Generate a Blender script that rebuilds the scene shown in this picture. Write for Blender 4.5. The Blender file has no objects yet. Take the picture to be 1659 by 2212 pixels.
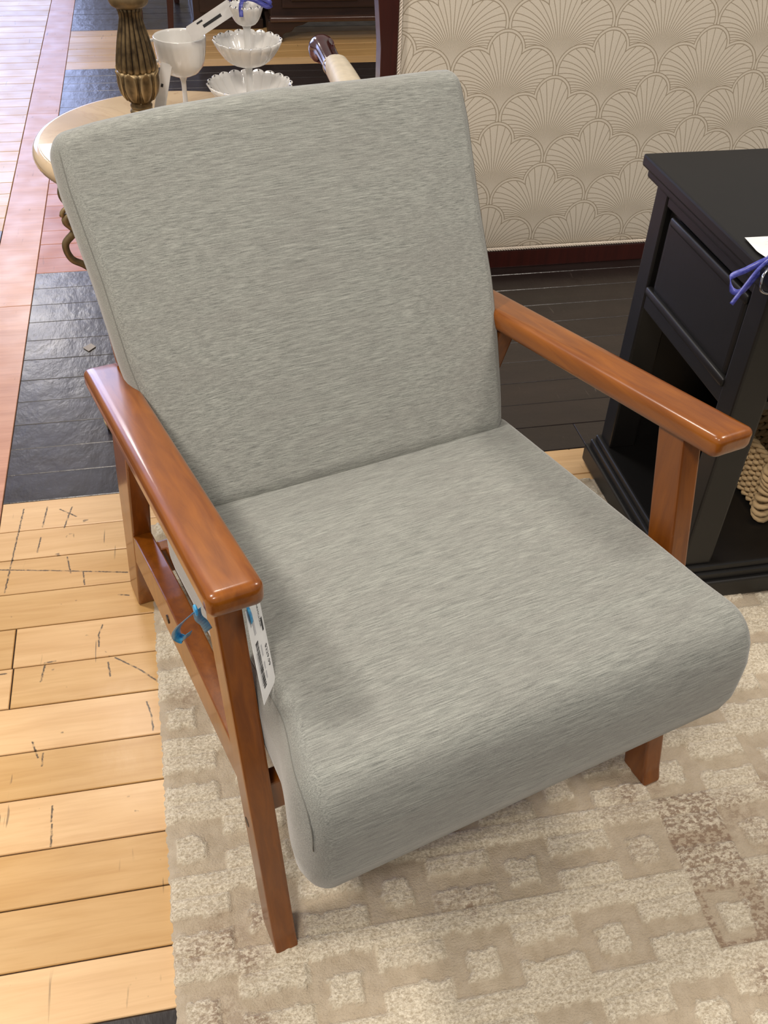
import bpy, bmesh, math, random
from math import sin, cos, pi, radians, sqrt, atan2, floor, ceil
from mathutils import Vector, Matrix

S = bpy.context.scene
COL = S.collection
random.seed(7)

# ------------------------------------------------------------------ camera
CAMZ = 1.25
def cam_rot(th, ro, ya):
    R1 = Matrix(((cos(ya), sin(ya), 0), (-sin(ya), cos(ya), 0), (0, 0, 1)))
    A = Matrix(((1, 0, 0), (0, 0, -1), (0, 1, 0)))
    P = Matrix(((1, 0, 0), (0, cos(th), -sin(th)), (0, sin(th), cos(th))))
    Q = Matrix(((cos(ro), -sin(ro), 0), (sin(ro), cos(ro), 0), (0, 0, 1)))
    return Q @ P @ A @ R1
RC = cam_rot(0.71704, 0.045269, -0.227236)
cam = bpy.data.cameras.new('camera')
co = bpy.data.objects.new('camera', cam)
COL.objects.link(co)
cx, cy, cz = RC[0], -RC[1], -RC[2]
M = Matrix(((cx[0], cy[0], cz[0], 0), (cx[1], cy[1], cz[1], 0), (cx[2], cy[2], cz[2], CAMZ), (0, 0, 0, 1)))
co.matrix_world = M
cam.sensor_fit = 'VERTICAL'
cam.sensor_height = 24.0
cam.sensor_width = 18.0
cam.lens = 2094.6 / 2212 * 24.0
cam.clip_start = 0.05
S.camera = co

# ------------------------------------------------------------------ light and exposure
S.view_settings.view_transform = 'Standard'
S.view_settings.look = 'None'
S.view_settings.gamma = 1.0
S.view_settings.use_curve_mapping = False
S.view_settings.exposure = 0.0
w = bpy.data.worlds.new('world')
S.world = w
w.use_nodes = True
bg = w.node_tree.nodes['Background']
bg.inputs[0].default_value = (1.0, 0.95, 0.90, 1)
bg.inputs[1].default_value = 0.33
def area(name, loc, size, power, col, aim, sy=None):
    L = bpy.data.lights.new(name, 'AREA')
    L.shape = 'RECTANGLE'; L.size = size; L.size_y = sy or size
    L.energy = power; L.color = col
    o = bpy.data.objects.new(name, L); COL.objects.link(o)
    o.location = loc
    o.rotation_euler = (Vector(aim) - Vector(loc)).to_track_quat('-Z', 'Y').to_euler()
    return o
area('ceiling_lamp_left', (-1.35, 1.15, 2.75), 0.34, 37, (1.0, 0.92, 0.83), (0.2, 0.9, 0.3))
area('ceiling_lamp_front', (-0.55, -0.75, 2.8), 0.45, 38, (1.0, 0.90, 0.80), (0.3, 0.7, 0.2))
area('ceiling_lamp_right', (1.7, 0.9, 2.8), 0.5, 24, (1.0, 0.90, 0.80), (0.5, 1.0, 0))
area('ceiling_lamp_middle', (-0.3, 3.1, 2.9), 0.5, 24, (1.0, 0.90, 0.80), (-0.2, 2.4, 0))
area('ceiling_lamp_far', (-1.25, 7.1, 2.75), 0.5, 22, (1.0, 0.93, 0.86), (-.9, 5.5, 0))
area('window_daylight', (-2.4, 8.6, 1.9), 2.2, 48, (0.48, 0.58, 1.0), (-0.9, 4.0, 0), 1.8)

# ------------------------------------------------------------------ node helpers
class NT:
    def __init__(s, name):
        s.m = bpy.data.materials.new(name); s.m.use_nodes = True
        s.t = s.m.node_tree; s.n = s.t.nodes; s.l = s.t.links
        s.b = s.n['Principled BSDF']
    def put(s, sock, v):
        if isinstance(v, bpy.types.NodeSocket): s.l.new(v, sock)
        elif isinstance(v, (tuple, list)):
            sock.default_value = tuple(v) + ((1,) if len(v) == 3 and sock.type == 'RGBA' else ())
        else: sock.default_value = v
    def math(s, op, a, b=None, c=None, clamp=False):
        n = s.n.new('ShaderNodeMath'); n.operation = op; n.use_clamp = clamp
        s.put(n.inputs[0], a)
        if b is not None: s.put(n.inputs[1], b)
        if c is not None: s.put(n.inputs[2], c)
        return n.outputs[0]
    def mix(s, f, a, b):
        n = s.n.new('ShaderNodeMix'); n.data_type = 'RGBA'
        s.put(n.inputs[0], f); s.put(n.inputs[6], a); s.put(n.inputs[7], b)
        return n.outputs[2]
    def mixf(s, f, a, b):
        n = s.n.new('ShaderNodeMix'); n.data_type = 'FLOAT'
        s.put(n.inputs[0], f); s.put(n.inputs[2], a); s.put(n.inputs[3], b)
        return n.outputs[0]
    def coord(s, k='Object'):
        return s.n.new('ShaderNodeTexCoord').outputs[k]
    def pos(s):
        return s.n.new('ShaderNodeNewGeometry').outputs['Position']
    def mapp(s, v, sc=(1, 1, 1), loc=(0, 0, 0), rot=(0, 0, 0)):
        n = s.n.new('ShaderNodeMapping'); s.l.new(v, n.inputs[0])
        s.put(n.inputs[1], loc); s.put(n.inputs[2], rot); s.put(n.inputs[3], sc)
        return n.outputs[0]
    def noise(s, v, sc, det=3, rough=.5, dist=0):
        n = s.n.new('ShaderNodeTexNoise'); s.l.new(v, n.inputs['Vector'])
        n.inputs['Scale'].default_value = sc; n.inputs['Detail'].default_value = det
        n.inputs['Roughness'].default_value = rough; n.inputs['Distortion'].default_value = dist
        return n.outputs[0]
    def vor(s, v, sc, feat='F1'):
        n = s.n.new('ShaderNodeTexVoronoi'); n.feature = feat; s.l.new(v, n.inputs['Vector'])
        n.inputs['Scale'].default_value = sc
        return n.outputs[0]
    def ramp(s, f, lo, hi, a=0.0, b=1.0):
        n = s.n.new('ShaderNodeMapRange'); s.put(n.inputs[0], f)
        n.inputs[1].default_value = lo; n.inputs[2].default_value = hi
        n.inputs[3].default_value = a; n.inputs[4].default_value = b
        return n.outputs[0]
    def sep(s, v):
        n = s.n.new('ShaderNodeSeparateXYZ'); s.l.new(v, n.inputs[0]); return n.outputs
    def comb(s, x, y, z=0.0):
        n = s.n.new('ShaderNodeCombineXYZ')
        s.put(n.inputs[0], x); s.put(n.inputs[1], y); s.put(n.inputs[2], z); return n.outputs[0]
    def rnd(s): return s.n.new('ShaderNodeObjectInfo').outputs['Random']
    def bump(s, h, st=.3, d=.001):
        n = s.n.new('ShaderNodeBump'); n.inputs['Strength'].default_value = st
        n.inputs['Distance'].default_value = d; s.l.new(h, n.inputs['Height'])
        s.l.new(n.outputs[0], s.b.inputs['Normal']); s.l.new(n.outputs[0], s.b.inputs['Coat Normal']); return n
    def set(s, **k):
        for a, v in k.items(): s.put(s.b.inputs[a.replace('_', ' ')], v)
        return s.m

def srgb(r, g, b):
    f = lambda c: (c / 255 / 12.92) if c / 255 <= .04045 else ((c / 255 + .055) / 1.055) ** 2.4
    return (f(r), f(g), f(b))

def plain(name, col, rough=.5, metal=0, **k):
    t = NT(name)
    n = t.noise(t.coord(), 40, 2)
    c = t.mix(t.ramp(n, .3, .7), tuple(x * .92 for x in col), tuple(min(1, x * 1.06) for x in col))
    t.set(Base_Color=c, Roughness=rough, Metallic=metal, **k)
    return t.m

# ---- chair wood
def wood_mat(name, c1, c2, rough=.28, grain=(6, 90, 90), coat=.5, spec=.5):
    t = NT(name); p = t.coord()
    g = t.noise(t.mapp(p, grain), 1.0, 4, .6, .6)
    big = t.noise(p, 5, 2)
    c = t.mix(t.ramp(g, .3, .72), c1, c2)
    c = t.mix(t.ramp(big, .35, .7, 0, .35), c, tuple(x * .7 for x in c1))
    t.set(Base_Color=c, Roughness=rough, Coat_Weight=coat, Coat_Roughness=.12, Specular_IOR_Level=spec)
    t.bump(g, .05, .0004)
    return t.m
M_TEAK = wood_mat('caramel_wood', srgb(124, 64, 7), srgb(158, 90, 15), .3, (90, 5, 60), .55)
M_TEAK_END = wood_mat('caramel_wood_leg', srgb(112, 57, 8), srgb(142, 79, 14), .34, (90, 60, 5), .4)
M_MAHOG = wood_mat('mahogany', srgb(52, 16, 10), srgb(72, 24, 16), .4, (60, 60, 5), .25)
M_MAHOG_GLOSS = wood_mat('mahogany_gloss', srgb(58, 14, 12), srgb(84, 22, 20), .12, (20, 20, 5), 1.0)
M_DARKWOOD = wood_mat('dark_walnut_furniture', srgb(38, 22, 16), srgb(58, 34, 24), .45, (6, 60, 60), .15)
M_BLACK = wood_mat('black_paint', srgb(13, 12, 11), srgb(19, 17, 16), .45, (20, 20, 20), .08)

# ---- floor woods
SCR = [(-0.21, 1.186, -0.216, 1.163), (-0.216, 1.163, -0.215, 1.137), (-0.188, 1.108, -0.15, 1.077), (-0.15, 1.077, -0.118, 1.043),
       (-0.139, 1.008, -0.132, 0.98), (-0.132, 0.98, -0.13, 0.951), (-0.274, 0.842, -0.274, 0.817), (-0.273, 0.812, -0.273, 0.778),
       (-0.3, 1.112, -0.305, 1.077), (-0.293, 0.936, -0.293, 0.914), (-0.273, 1.507, -0.285, 1.448), (-0.319, 1.515, -0.325, 1.457),
       (-0.363, 1.515, -0.379, 1.291), (-0.326, 1.427, -0.33, 1.387), (-0.276, 1.366, -0.268, 1.323), (-0.246, 1.322, -0.243, 1.289),
       (-0.392, 1.351, -0.278, 1.33), (-0.278, 1.33, -0.168, 1.308), (-0.184, 1.254, -0.165, 1.249), (-0.37, 1.103, -0.36, 1.103),
       (-0.301, 1.116, -0.284, 1.117), (-0.295, 1.504, -0.264, 1.478), (-.1995, 1.10, -.196, 1.07), (-.31, .96, -.30, .93)]
def plank_mat(name, c1, c2, rough, scratch=0.0, grain_c=None, segs=False, dirt=(.02, .012, .008), coat=.25, bmp=.14):
    t = NT(name); p = t.pos(); r = t.rnd()
    off = t.comb(t.math('MULTIPLY', r, 13.0), t.math('MULTIPLY', r, 7.0), 0.0)
    va = t.n.new('ShaderNodeVectorMath'); va.operation = 'ADD'; t.l.new(p, va.inputs[0]); t.l.new(off, va.inputs[1])
    q = va.outputs[0]
    g = t.noise(t.mapp(q, (2.5, 26, 1)), 1.0, 5, .55, 1.2)
    g2 = t.noise(t.mapp(q, (9, 150, 1)), 1.0, 3, .6, .3)
    c = t.mix(t.ramp(g, .3, .7), c1, c2)
    c = t.mix(t.ramp(g2, .45, .8, 0, .3), c, grain_c or tuple(x * .6 for x in c1))
    hsv = t.n.new('ShaderNodeHueSaturation')
    t.l.new(c, hsv.inputs['Color'])
    t.put(hsv.inputs['Value'], t.ramp(r, 0, 1, .86, 1.12)); t.put(hsv.inputs['Saturation'], t.ramp(r, 0, 1, 1.08, .92))
    c = hsv.outputs[0]
    # dents and scuffs that cross the boards
    sc = t.noise(t.mapp(p, (95, 9, 1), rot=(0, 0, .12)), 1.0, 2, .5, .4)
    msk = t.noise(p, 7, 2)
    f = t.math('MULTIPLY', t.ramp(sc, .69, .72), t.ramp(msk, .48, .6))
    blot = t.math('MULTIPLY', t.ramp(t.noise(p, 46, 2, .6), .71, .75), t.ramp(msk, .45, .55))
    f = t.math('MAXIMUM', f, t.math('MULTIPLY', blot, .8))
    f = t.math('MULTIPLY', f, scratch)
    if segs:
        x, y, z = t.sep(p)[:3]
        wob = t.math('MULTIPLY', t.math('SUBTRACT', t.noise(p, 130, 2), .5), .003)
        xx = t.math('ADD', x, wob)
        acc = None
        for (ax, ay, bx, by) in SCR:
            dx, dy = bx - ax, by - ay; L2 = dx * dx + dy * dy
            u = t.math('SUBTRACT', xx, ax); v = t.math('SUBTRACT', y, ay)
            h = t.math('DIVIDE', t.math('ADD', t.math('MULTIPLY', u, dx), t.math('MULTIPLY', v, dy)), L2, clamp=True)
            ex = t.math('SUBTRACT', u, t.math('MULTIPLY', h, dx)); ey = t.math('SUBTRACT', v, t.math('MULTIPLY', h, dy))
            d = t.math('SQRT', t.math('ADD', t.math('MULTIPLY', ex, ex), t.math('MULTIPLY', ey, ey)))
            acc = d if acc is None else t.math('MINIMUM', acc, d)
        wd = t.math('ADD', acc, t.math('MULTIPLY', t.math('SUBTRACT', t.noise(p, 260, 2), .5), .0022))
        f = t.math('MAXIMUM', f, t.math('MULTIPLY', t.ramp(wd, .0019, .0006, 0, .9), t.ramp(t.noise(p, 90, 3), .35, .5, .3, 1)))
    c = t.mix(f, c, dirt)
    t.set(Base_Color=c, Roughness=t.ramp(t.noise(p, 14, 3), .3, .7, rough * .8, rough * 1.25), Coat_Weight=coat, Coat_Roughness=.22)
    t.bump(t.noise(t.mapp(p, (30, 16, 1)), 1.0, 4, .6), bmp, .0016)
    return t.m
M_MAPLE = plank_mat('maple_plank', srgb(214, 170, 112), srgb(232, 192, 136), .42, .75, srgb(190, 140, 84), True)
M_MAPLE_FAR = plank_mat('maple_plank_far', srgb(208, 164, 110), srgb(224, 184, 128), .38, .4)
M_WALNUT = plank_mat('dark_plank', srgb(29, 21, 19), srgb(40, 30, 27), .36, .5, srgb(40, 31, 30), False, srgb(104, 94, 88), .45, .8)
M_REDDISH = plank_mat('reddish_plank', srgb(178, 114, 88), srgb(200, 134, 106), .42, .2, srgb(150, 80, 58))  # boards tinted redder than the maple ones
M_STRIP = plank_mat('border_board', srgb(194, 138, 106), srgb(214, 158, 126), .42, .5, srgb(150, 90, 64))
M_SUB = plain('gap_dirt', srgb(38, 24, 16), .8)

# ------------------------------------------------------------------ mesh helpers
def link(name, me, mat=None, parent=None, smooth=False):
    o = bpy.data.objects.new(name, me); COL.objects.link(o)
    if mat is not None:
        for mm in (mat if isinstance(mat, (list, tuple)) else [mat]): me.materials.append(mm)
    if smooth:
        for p in me.polygons: p.use_smooth = True
    if parent is not None: o.parent = parent
    return o
def mesh(name, v, f):
    me = bpy.data.meshes.new(name); me.from_pydata([tuple(x) for x in v], [], f); me.update()
    return me
def fixn(me):
    b = bmesh.new(); b.from_mesh(me); bmesh.ops.recalc_face_normals(b, faces=b.faces); b.to_mesh(me); b.free()
    return me
def thing(name, label, cat, loc=(0, 0, 0), rz=0, group=None):
    o = bpy.data.objects.new(name, None); COL.objects.link(o)
    o.empty_display_size = .05
    o.location = loc; o.rotation_euler = (0, 0, rz)
    o['label'] = label; o['category'] = cat
    if group: o['group'] = group
    return o
def tag(o, label, cat, group=None):
    o['label'] = label; o['category'] = cat
    if group: o['group'] = group
    return o
def struct(o): o['kind'] = 'structure'; return o

def prism(poly, a, b, axis='x', bevel=0, seg=2, taper=None):
    """extrude a closed 2D polygon between a and b on an axis; bevel all edges"""
    n = len(poly); V = []
    for k, t in enumerate((a, b)):
        for (p, q) in poly:
            if axis == 'x': V.append((t, p, q))
            elif axis == 'y': V.append((p, t, q))
            else: V.append((p, q, t))
    F = [list(range(n)), list(range(2 * n - 1, n - 1, -1))]
    for i in range(n): F.append([i, n + i, n + (i + 1) % n, (i + 1) % n])
    me = mesh('prism', V, F); bm = bmesh.new(); bm.from_mesh(me)
    bmesh.ops.recalc_face_normals(bm, faces=bm.faces)
    if bevel: bmesh.ops.bevel(bm, geom=bm.edges[:], offset=bevel, segments=seg, profile=.6, affect='EDGES', clamp_overlap=True)
    bm.to_mesh(me); bm.free()
    return me
def box(x0, x1, y0, y1, z0, z1, bevel=0, seg=2):
    return prism([(x0, y0), (x1, y0), (x1, y1), (x0, y1)], z0, z1, 'z', bevel, seg)
def join(mes, name='join'):
    bm = bmesh.new()
    for m in mes: bm.from_mesh(m)
    me = bpy.data.meshes.new(name); bm.to_mesh(me); bm.free(); return me
def lathe(prof, n=48, mod=None, cap=True):
    V = []; F = []
    for j, (r, z) in enumerate(prof):
        for i in range(n):
            a = 2 * pi * i / n
            rr, zz = (mod(j, r, z, a) if mod else (r, z))
            V.append((rr * cos(a), rr * sin(a), zz))
    for j in range(len(prof) - 1):
        for i in range(n):
            F.append((j * n + i, j * n + (i + 1) % n, (j + 1) * n + (i + 1) % n, (j + 1) * n + i))
    if cap:
        F.append(tuple(range(n - 1, -1, -1))); k = (len(prof) - 1) * n
        F.append(tuple(range(k, k + n)))
    return fixn(mesh('lathe', V, F))
def tube(pts, r, n=8, closed=False, rf=None, flat=None):
    pts = [Vector(p) for p in pts]; N = len(pts); V = []; F = []
    up = Vector((0, 0, 1))
    prev = None
    for i, p in enumerate(pts):
        if closed: d = pts[(i + 1) % N] - pts[i - 1]
        else: d = pts[min(i + 1, N - 1)] - pts[max(i - 1, 0)]
        d.normalize()
        if prev is None:
            a = d.cross(up if abs(d.z) < .9 else Vector((1, 0, 0))).normalized()
        else:
            a = (prev - d * prev.dot(d)).normalized()
        prev = a; b = d.cross(a)
        rr = rf(i / (N - 1 if N > 1 else 1)) if rf else r
        for k in range(n):
            t = 2 * pi * k / n
            if flat: V.append(p + a * cos(t) * rr * flat[0] + b * sin(t) * rr * flat[1])
            else: V.append(p + a * cos(t) * rr + b * sin(t) * rr)
    for i in range(N - (0 if closed else 1)):
        j = (i + 1) % N
        for k in range(n):
            F.append((i * n + k, i * n + (k + 1) % n, j * n + (k + 1) % n, j * n + k))
    if not closed:
        F.append(tuple(range(n - 1, -1, -1))); F.append(tuple(range((N - 1) * n, N * n)))
    return fixn(mesh('tube', V, F))
def crom(P, m=8, closed=False):
    P = [Vector(p) for p in P]; out = []; N = len(P)
    rng = range(N) if closed else range(N - 1)
    for i in rng:
        if closed: a, b, c, d = P[i - 1], P[i], P[(i + 1) % N], P[(i + 2) % N]
        else: a, b, c, d = P[max(i - 1, 0)], P[i], P[i + 1], P[min(i + 2, N - 1)]
        for k in range(m):
            t = k / m
            out.append(.5 * ((2 * b) + (c - a) * t + (2 * a - 5 * b + 4 * c - d) * t * t + (3 * b - a - 3 * c + d) * t ** 3))
    if not closed: out.append(P[-1])
    return out
def strip(pts, w, th=.0004, wv=None):
    """thin ribbon of width w along pts; wv = list of width directions"""
    pts = [Vector(p) for p in pts]; V = []; F = []; N = len(pts)
    for i, p in enumerate(pts):
        d = (pts[min(i + 1, N - 1)] - pts[max(i - 1, 0)]).normalized()
        s = Vector(wv[i] if isinstance(wv, list) else wv); s = (s - d * s.dot(d)).normalized(); nn = d.cross(s)
        for a, b in ((-1, -1), (1, -1), (1, 1), (-1, 1)): V.append(p + s * a * w / 2 + nn * b * th / 2)
    for i in range(N - 1):
        for k in range(4): F.append((i * 4 + k, i * 4 + (k + 1) % 4, i * 4 + 4 + (k + 1) % 4, i * 4 + 4 + k))
    F.append((3, 2, 1, 0)); F.append((N * 4 - 4, N * 4 - 3, N * 4 - 2, N * 4 - 1))
    return fixn(mesh('ribbon', V, F))
def rbox(half, rad, n=(40, 40, 12), mapf=None):
    """rounded box surface on a subdivided cube; mapf maps (x,y,z) to the final point"""
    def lin(k, h, r):
        m = max(3, k // 5); out = []
        for i in range(m): out.append(-h + r * (1 - cos(pi / 2 * i / m)) * 1.0)
        for i in range(k + 1): out.append(-h + r + (2 * h - 2 * r) * i / k)
        for i in range(m): out.append(h - r * (1 - cos(pi / 2 * (m - 1 - i) / m)))
        return out
    L = [lin(n[i], half[i], rad[i]) for i in range(3)]
    V = []; idx = {}; F = []
    def vid(i, j, k):
        key = (i, j, k)
        if key in idx: return idx[key]
        p = [L[0][i], L[1][j], L[2][k]]; q = []; d = []
        for a in range(3):
            h = half[a] - rad[a]; c = max(-h, min(h, p[a])); q.append(c); d.append((p[a] - c) / rad[a])
        l = sqrt(sum(x * x for x in d)) or 1
        p2 = [q[a] + rad[a] * d[a] / l for a in range(3)]
        V.append(mapf(*p2) if mapf else tuple(p2)); idx[key] = len(V) - 1
        return idx[key]
    X, Y, Z = [len(l) - 1 for l in L]
    for i in range(X):
        for j in range(Y):
            F.append((vid(i, j, 0), vid(i, j + 1, 0), vid(i + 1, j + 1, 0), vid(i + 1, j, 0)))
            F.append((vid(i, j, Z), vid(i + 1, j, Z), vid(i + 1, j + 1, Z), vid(i, j + 1, Z)))
    for i in range(X):
        for k in range(Z):
            F.append((vid(i, 0, k), vid(i + 1, 0, k), vid(i + 1, 0, k + 1), vid(i, 0, k + 1)))
            F.append((vid(i, Y, k), vid(i, Y, k + 1), vid(i + 1, Y, k + 1), vid(i + 1, Y, k)))
    for j in range(Y):
        for k in range(Z):
            F.append((vid(0, j, k), vid(0, j, k + 1), vid(0, j + 1, k + 1), vid(0, j + 1, k)))
            F.append((vid(X, j, k), vid(X, j + 1, k), vid(X, j + 1, k + 1), vid(X, j, k + 1)))
    return fixn(mesh('rbox', V, F))

# ------------------------------------------------------------------ the floor
FLOORZ = 0.0
fl = struct(link('floor', box(-4.5, 4.5, -2.5, 10.5, -.03, -.0035), M_SUB))
PLK = {}
def plank(x0, x1, y0, y1, mat, gap=.0010):
    lx, ly = round(x1 - x0, 4), round(y1 - y0, 4)
    key = (lx, ly, mat.name, gap)
    if key not in PLK:
        g = gap; c = .0011
        a, b, d, e = g, lx - g, g, ly - g
        V = [(a, d, -.02), (b, d, -.02), (b, e, -.02), (a, e, -.02), (a, d, -c), (b, d, -c), (b, e, -c), (a, e, -c),
             (a + c, d + c, 0), (b - c, d + c, 0), (b - c, e - c, 0), (a + c, e - c, 0)]
        F = [(0, 1, 5, 4), (1, 2, 6, 5), (2, 3, 7, 6), (3, 0, 4, 7), (4, 5, 9, 8), (5, 6, 10, 9), (6, 7, 11, 10), (7, 4, 8, 11), (8, 9, 10, 11)]
        me = mesh('plank', V, F); me.materials.append(mat); PLK[key] = me
    o = bpy.data.objects.new('plank', PLK[key]); COL.objects.link(o)
    o.location = (x0, y0, random.uniform(-.0005, .0001)); o.parent = fl
    return o
# border boards running away from the camera
for y0, y1 in ((-.6, .9), (.9, 2.32), (2.32, 3.72), (3.72, 5.3), (5.3, 7.4)):
    plank(-.513, -.404, y0, y1, M_STRIP, .0008)
def rows(y0, y1, n, mat, gap, x0, x1, L, jx=None, edges=None):
    for k in range(n):
        a, b = (edges[k], edges[k + 1]) if edges else (y0 + (y1 - y0) * k / n, y0 + (y1 - y0) * (k + 1) / n)
        xs = x0; first = True
        while xs < x1 - .05:
            ln = random.choice(L)
            if first and jx and k in jx: ln = jx[k]
            elif first: ln = random.choice(L) * random.choice((1, 1, .75))
            first = False
            xe = min(xs + ln, x1)
            if x1 - xe < .3: xe = x1
            plank(xs, xe, a, b, mat, gap); xs = xe
NEAR = [.529, .609, .693, .775, .861, .943, 1.03, 1.113, 1.201, 1.285, 1.373, 1.452, 1.537]
XR = 2.6
rows(.018, .529, 6, M_WALNUT, .0006, -.404, XR, (1.4, 1.6))
rows(0, 0, 12, M_MAPLE, .0011, -.404, XR, (1.4, 1.6), {7: .052, 6: .0545}, NEAR)
rows(1.537, 2.49, 11, M_WALNUT, .0005, -.404, XR, (1.4, 1.6))
rows(2.49, 3.687, 14, M_REDDISH, .0006, -.404, XR, (1.5,))
rows(3.687, 4.214, 6, M_WALNUT, .0005, -.404, XR, (1.5,))
rows(4.214, 4.751, 6, M_MAPLE_FAR, .0008, -.404, XR, (1.5,))
rows(4.751, 6.5, 20, M_WALNUT, .0005, -.404, 1.2, (1.6,))
rows(1.2, 2.765, 18, M_WALNUT, .0005, -1.7, -.513, (1.3,))
rows(2.765, 6.3, 41, M_MAPLE_FAR, .0009, -1.7, -.513, (.75, 1.19))
rows(.2, 1.2, 12, M_MAPLE_FAR, .0008, -1.7, -.513, (1.3,))

# back wall with a window whose daylight is mirrored in the varnish
M_WALL = plain('wall_paint', srgb(206, 198, 186), .8)
def em(name, col, st):
    t = NT(name); t.set(Base_Color=(0, 0, 0), Emission_Color=col, Emission_Strength=st); return t.m
struct(link('wall_back', join([box(-4.5, -3.9, 9.5, 9.65, 0, 3.2), box(-.7, 4.5, 9.5, 9.65, 0, 3.2), box(-3.9, -.7, 9.5, 9.65, 0, .5), box(-3.9, -.7, 9.5, 9.65, 2.8, 3.2)]), M_WALL))
wn = bpy.data.objects.new('window_1', None); COL.objects.link(wn); wn.location = (-2.3, 9.55, .5); struct(wn)
M_FRAME = plain('window_paint', srgb(230, 228, 222), .5)
for a in (-1.6, -.55, .5, 1.55): link('frame', box(a, a + .05, -.04, .04, 0, 2.3, .004, 1), M_FRAME, wn)
for z in (0, 2.25): link('frame', box(-1.6, 1.6, -.045, .045, z, z + .05, .004, 1), M_FRAME, wn)
link('pane', box(-1.58, 1.58, -.01, .0, .03, 2.27), em('daylight_pane', (.50, .60, 1.0), 5.0), wn)

# ------------------------------------------------------------------ rug
def build_rug():
    x0, x1, y0, y1 = -.112, 1.75, .16, 1.43
    step = .0036
    nx, ny = int((x1 - x0) / step), int((y1 - y0) / step)
    P, GX, GY, RH, RY = .0885, .055, .4715, .083, .1125
    V = []; C = []
    rnd = random.Random(3)
    def hsh(i, j, k=0):
        return random.Random((i * 7919 + j * 104729 + k * 31) & 0xffffff).random()
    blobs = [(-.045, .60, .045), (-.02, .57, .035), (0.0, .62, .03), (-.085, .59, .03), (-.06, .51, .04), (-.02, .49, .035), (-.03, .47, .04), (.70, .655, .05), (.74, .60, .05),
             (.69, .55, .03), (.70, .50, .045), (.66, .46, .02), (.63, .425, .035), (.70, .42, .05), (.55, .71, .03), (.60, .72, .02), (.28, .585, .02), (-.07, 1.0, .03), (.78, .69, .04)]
    for j in range(ny + 1):
        y = y0 + (y1 - y0) * j / ny
        for i in range(nx + 1):
            x = x0 + (x1 - x0) * i / nx
            gx = (x - GX) / P; gi = floor(gx); fx = (gx - gi) * P
            gy = (y - GY) / RY; gj = floor(gy); fy = (gy - gj) * RY
            wob = .0016 * sin(x * 190 + y * 60) + .0014 * sin(y * 230 - x * 90)
            fxw, fyw = fx + wob, fy + wob
            raised = 1.0; col = 0.0
            if fyw > RH: raised = 1.0
            elif (gi + gj) % 2 == 0:
                inner = .022 < fxw < .063 and .020 < fyw < .057
                edge = fxw < .002 or fxw > P - .002
                raised = 1.0 if inner else 0.0
                col = 0 if inner else .55 + .35 * hsh(gi, gj)
            else:
                raised = 1.0 if (fyw < .0295 or fyw > .053) else 0.0
                col = 0 if raised else .5 + .5 * hsh(gi, gj, 2)
            # carved outline grooves between the cells
            g = 1.0
            if fy < RH and (min(fx, P - fx) < .0024): g = .25
            if abs(fy - RH) < .002 or fy < .002: g = min(g, .45)
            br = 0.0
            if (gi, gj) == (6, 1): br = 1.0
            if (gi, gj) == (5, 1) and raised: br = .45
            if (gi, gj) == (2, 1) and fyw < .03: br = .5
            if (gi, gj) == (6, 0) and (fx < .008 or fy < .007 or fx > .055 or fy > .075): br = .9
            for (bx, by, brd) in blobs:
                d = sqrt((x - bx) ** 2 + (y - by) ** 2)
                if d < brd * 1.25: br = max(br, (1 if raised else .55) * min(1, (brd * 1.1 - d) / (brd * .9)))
            z = .0032 + .0050 * raised * g + .0012 * g
            z += rnd.uniform(-.0006, .0006) * (1.7 if raised else .7)
            if raised: z += .0007 * sin(y * 2 * pi / .0095 + .6 * sin(x * 60))
            e = min(x - x0, x1 - x, y - y0, y1 - y)
            if e < .01: z *= .35 + .65 * sqrt(max(0, e) / .01)
            xo = x + (.0022 * (y - .5) * -9 if False else -.018 * (y - .6) * (1 if x < .3 else 0) * max(0, 1 - (x - x0) / .4))
            if i == 0: xo += rnd.uniform(-.002, .0015)
            V.append((xo, y, z if 0 < i < nx and 0 < j < ny else .0))
            C.append((raised, col, br, 1))
    F = []
    W = nx + 1
    for j in range(ny):
        for i in range(nx):
            a = j * W + i; F.append((a, a + 1, a + W + 1, a + W))
    me = mesh('rug', V, F)
    at = me.color_attributes.new('pattern', 'FLOAT_COLOR', 'POINT')
    at.data.foreach_set('color', [c for q in C for c in q])
    t = NT('rug_wool')
    a = t.n.new('ShaderNodeAttribute'); a.attribute_name = 'pattern'
    s = t.sep(a.outputs['Vector']); p = t.pos()
    loop = t.noise(t.mapp(p, (260, 340, 260)), 1, 2, .7)
    rib = t.noise(t.mapp(p, (60, 330, 60)), 1, 2, .6)
    soft = t.noise(p, 60, 3)
    cream = t.mix(t.ramp(loop, .3, .68), srgb(182, 168, 144), srgb(244, 234, 212))
    cream = t.mix(t.ramp(rib, .5, .75, 0, .4), cream, srgb(170, 150, 122))
    taupe = t.mix(t.ramp(soft, .3, .7), srgb(190, 176, 152), srgb(210, 197, 174))
    taupe = t.mix(t.math('MULTIPLY', s[1], .35), taupe, srgb(178, 158, 136))
    c = t.mix(s[0], taupe, cream)
    dots = t.ramp(t.noise(t.mapp(p, (120, 170, 100)), 1, 3, .65), .46, .56)
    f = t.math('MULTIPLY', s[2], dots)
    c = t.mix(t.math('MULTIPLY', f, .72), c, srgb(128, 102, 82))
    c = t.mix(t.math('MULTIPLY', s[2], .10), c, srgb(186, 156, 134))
    t.set(Base_Color=c, Roughness=.95, Sheen_Weight=.2, Specular_IOR_Level=.1)
    t.bump(t.math('ADD', loop, t.math('MULTIPLY', soft, .4)), .7, .004)
    return link('rug', me, t.m, None, True)
rug = build_rug()
tag(rug, 'beige carved wool rug with squares and bars pattern under the grey armchair', 'rug')

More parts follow.
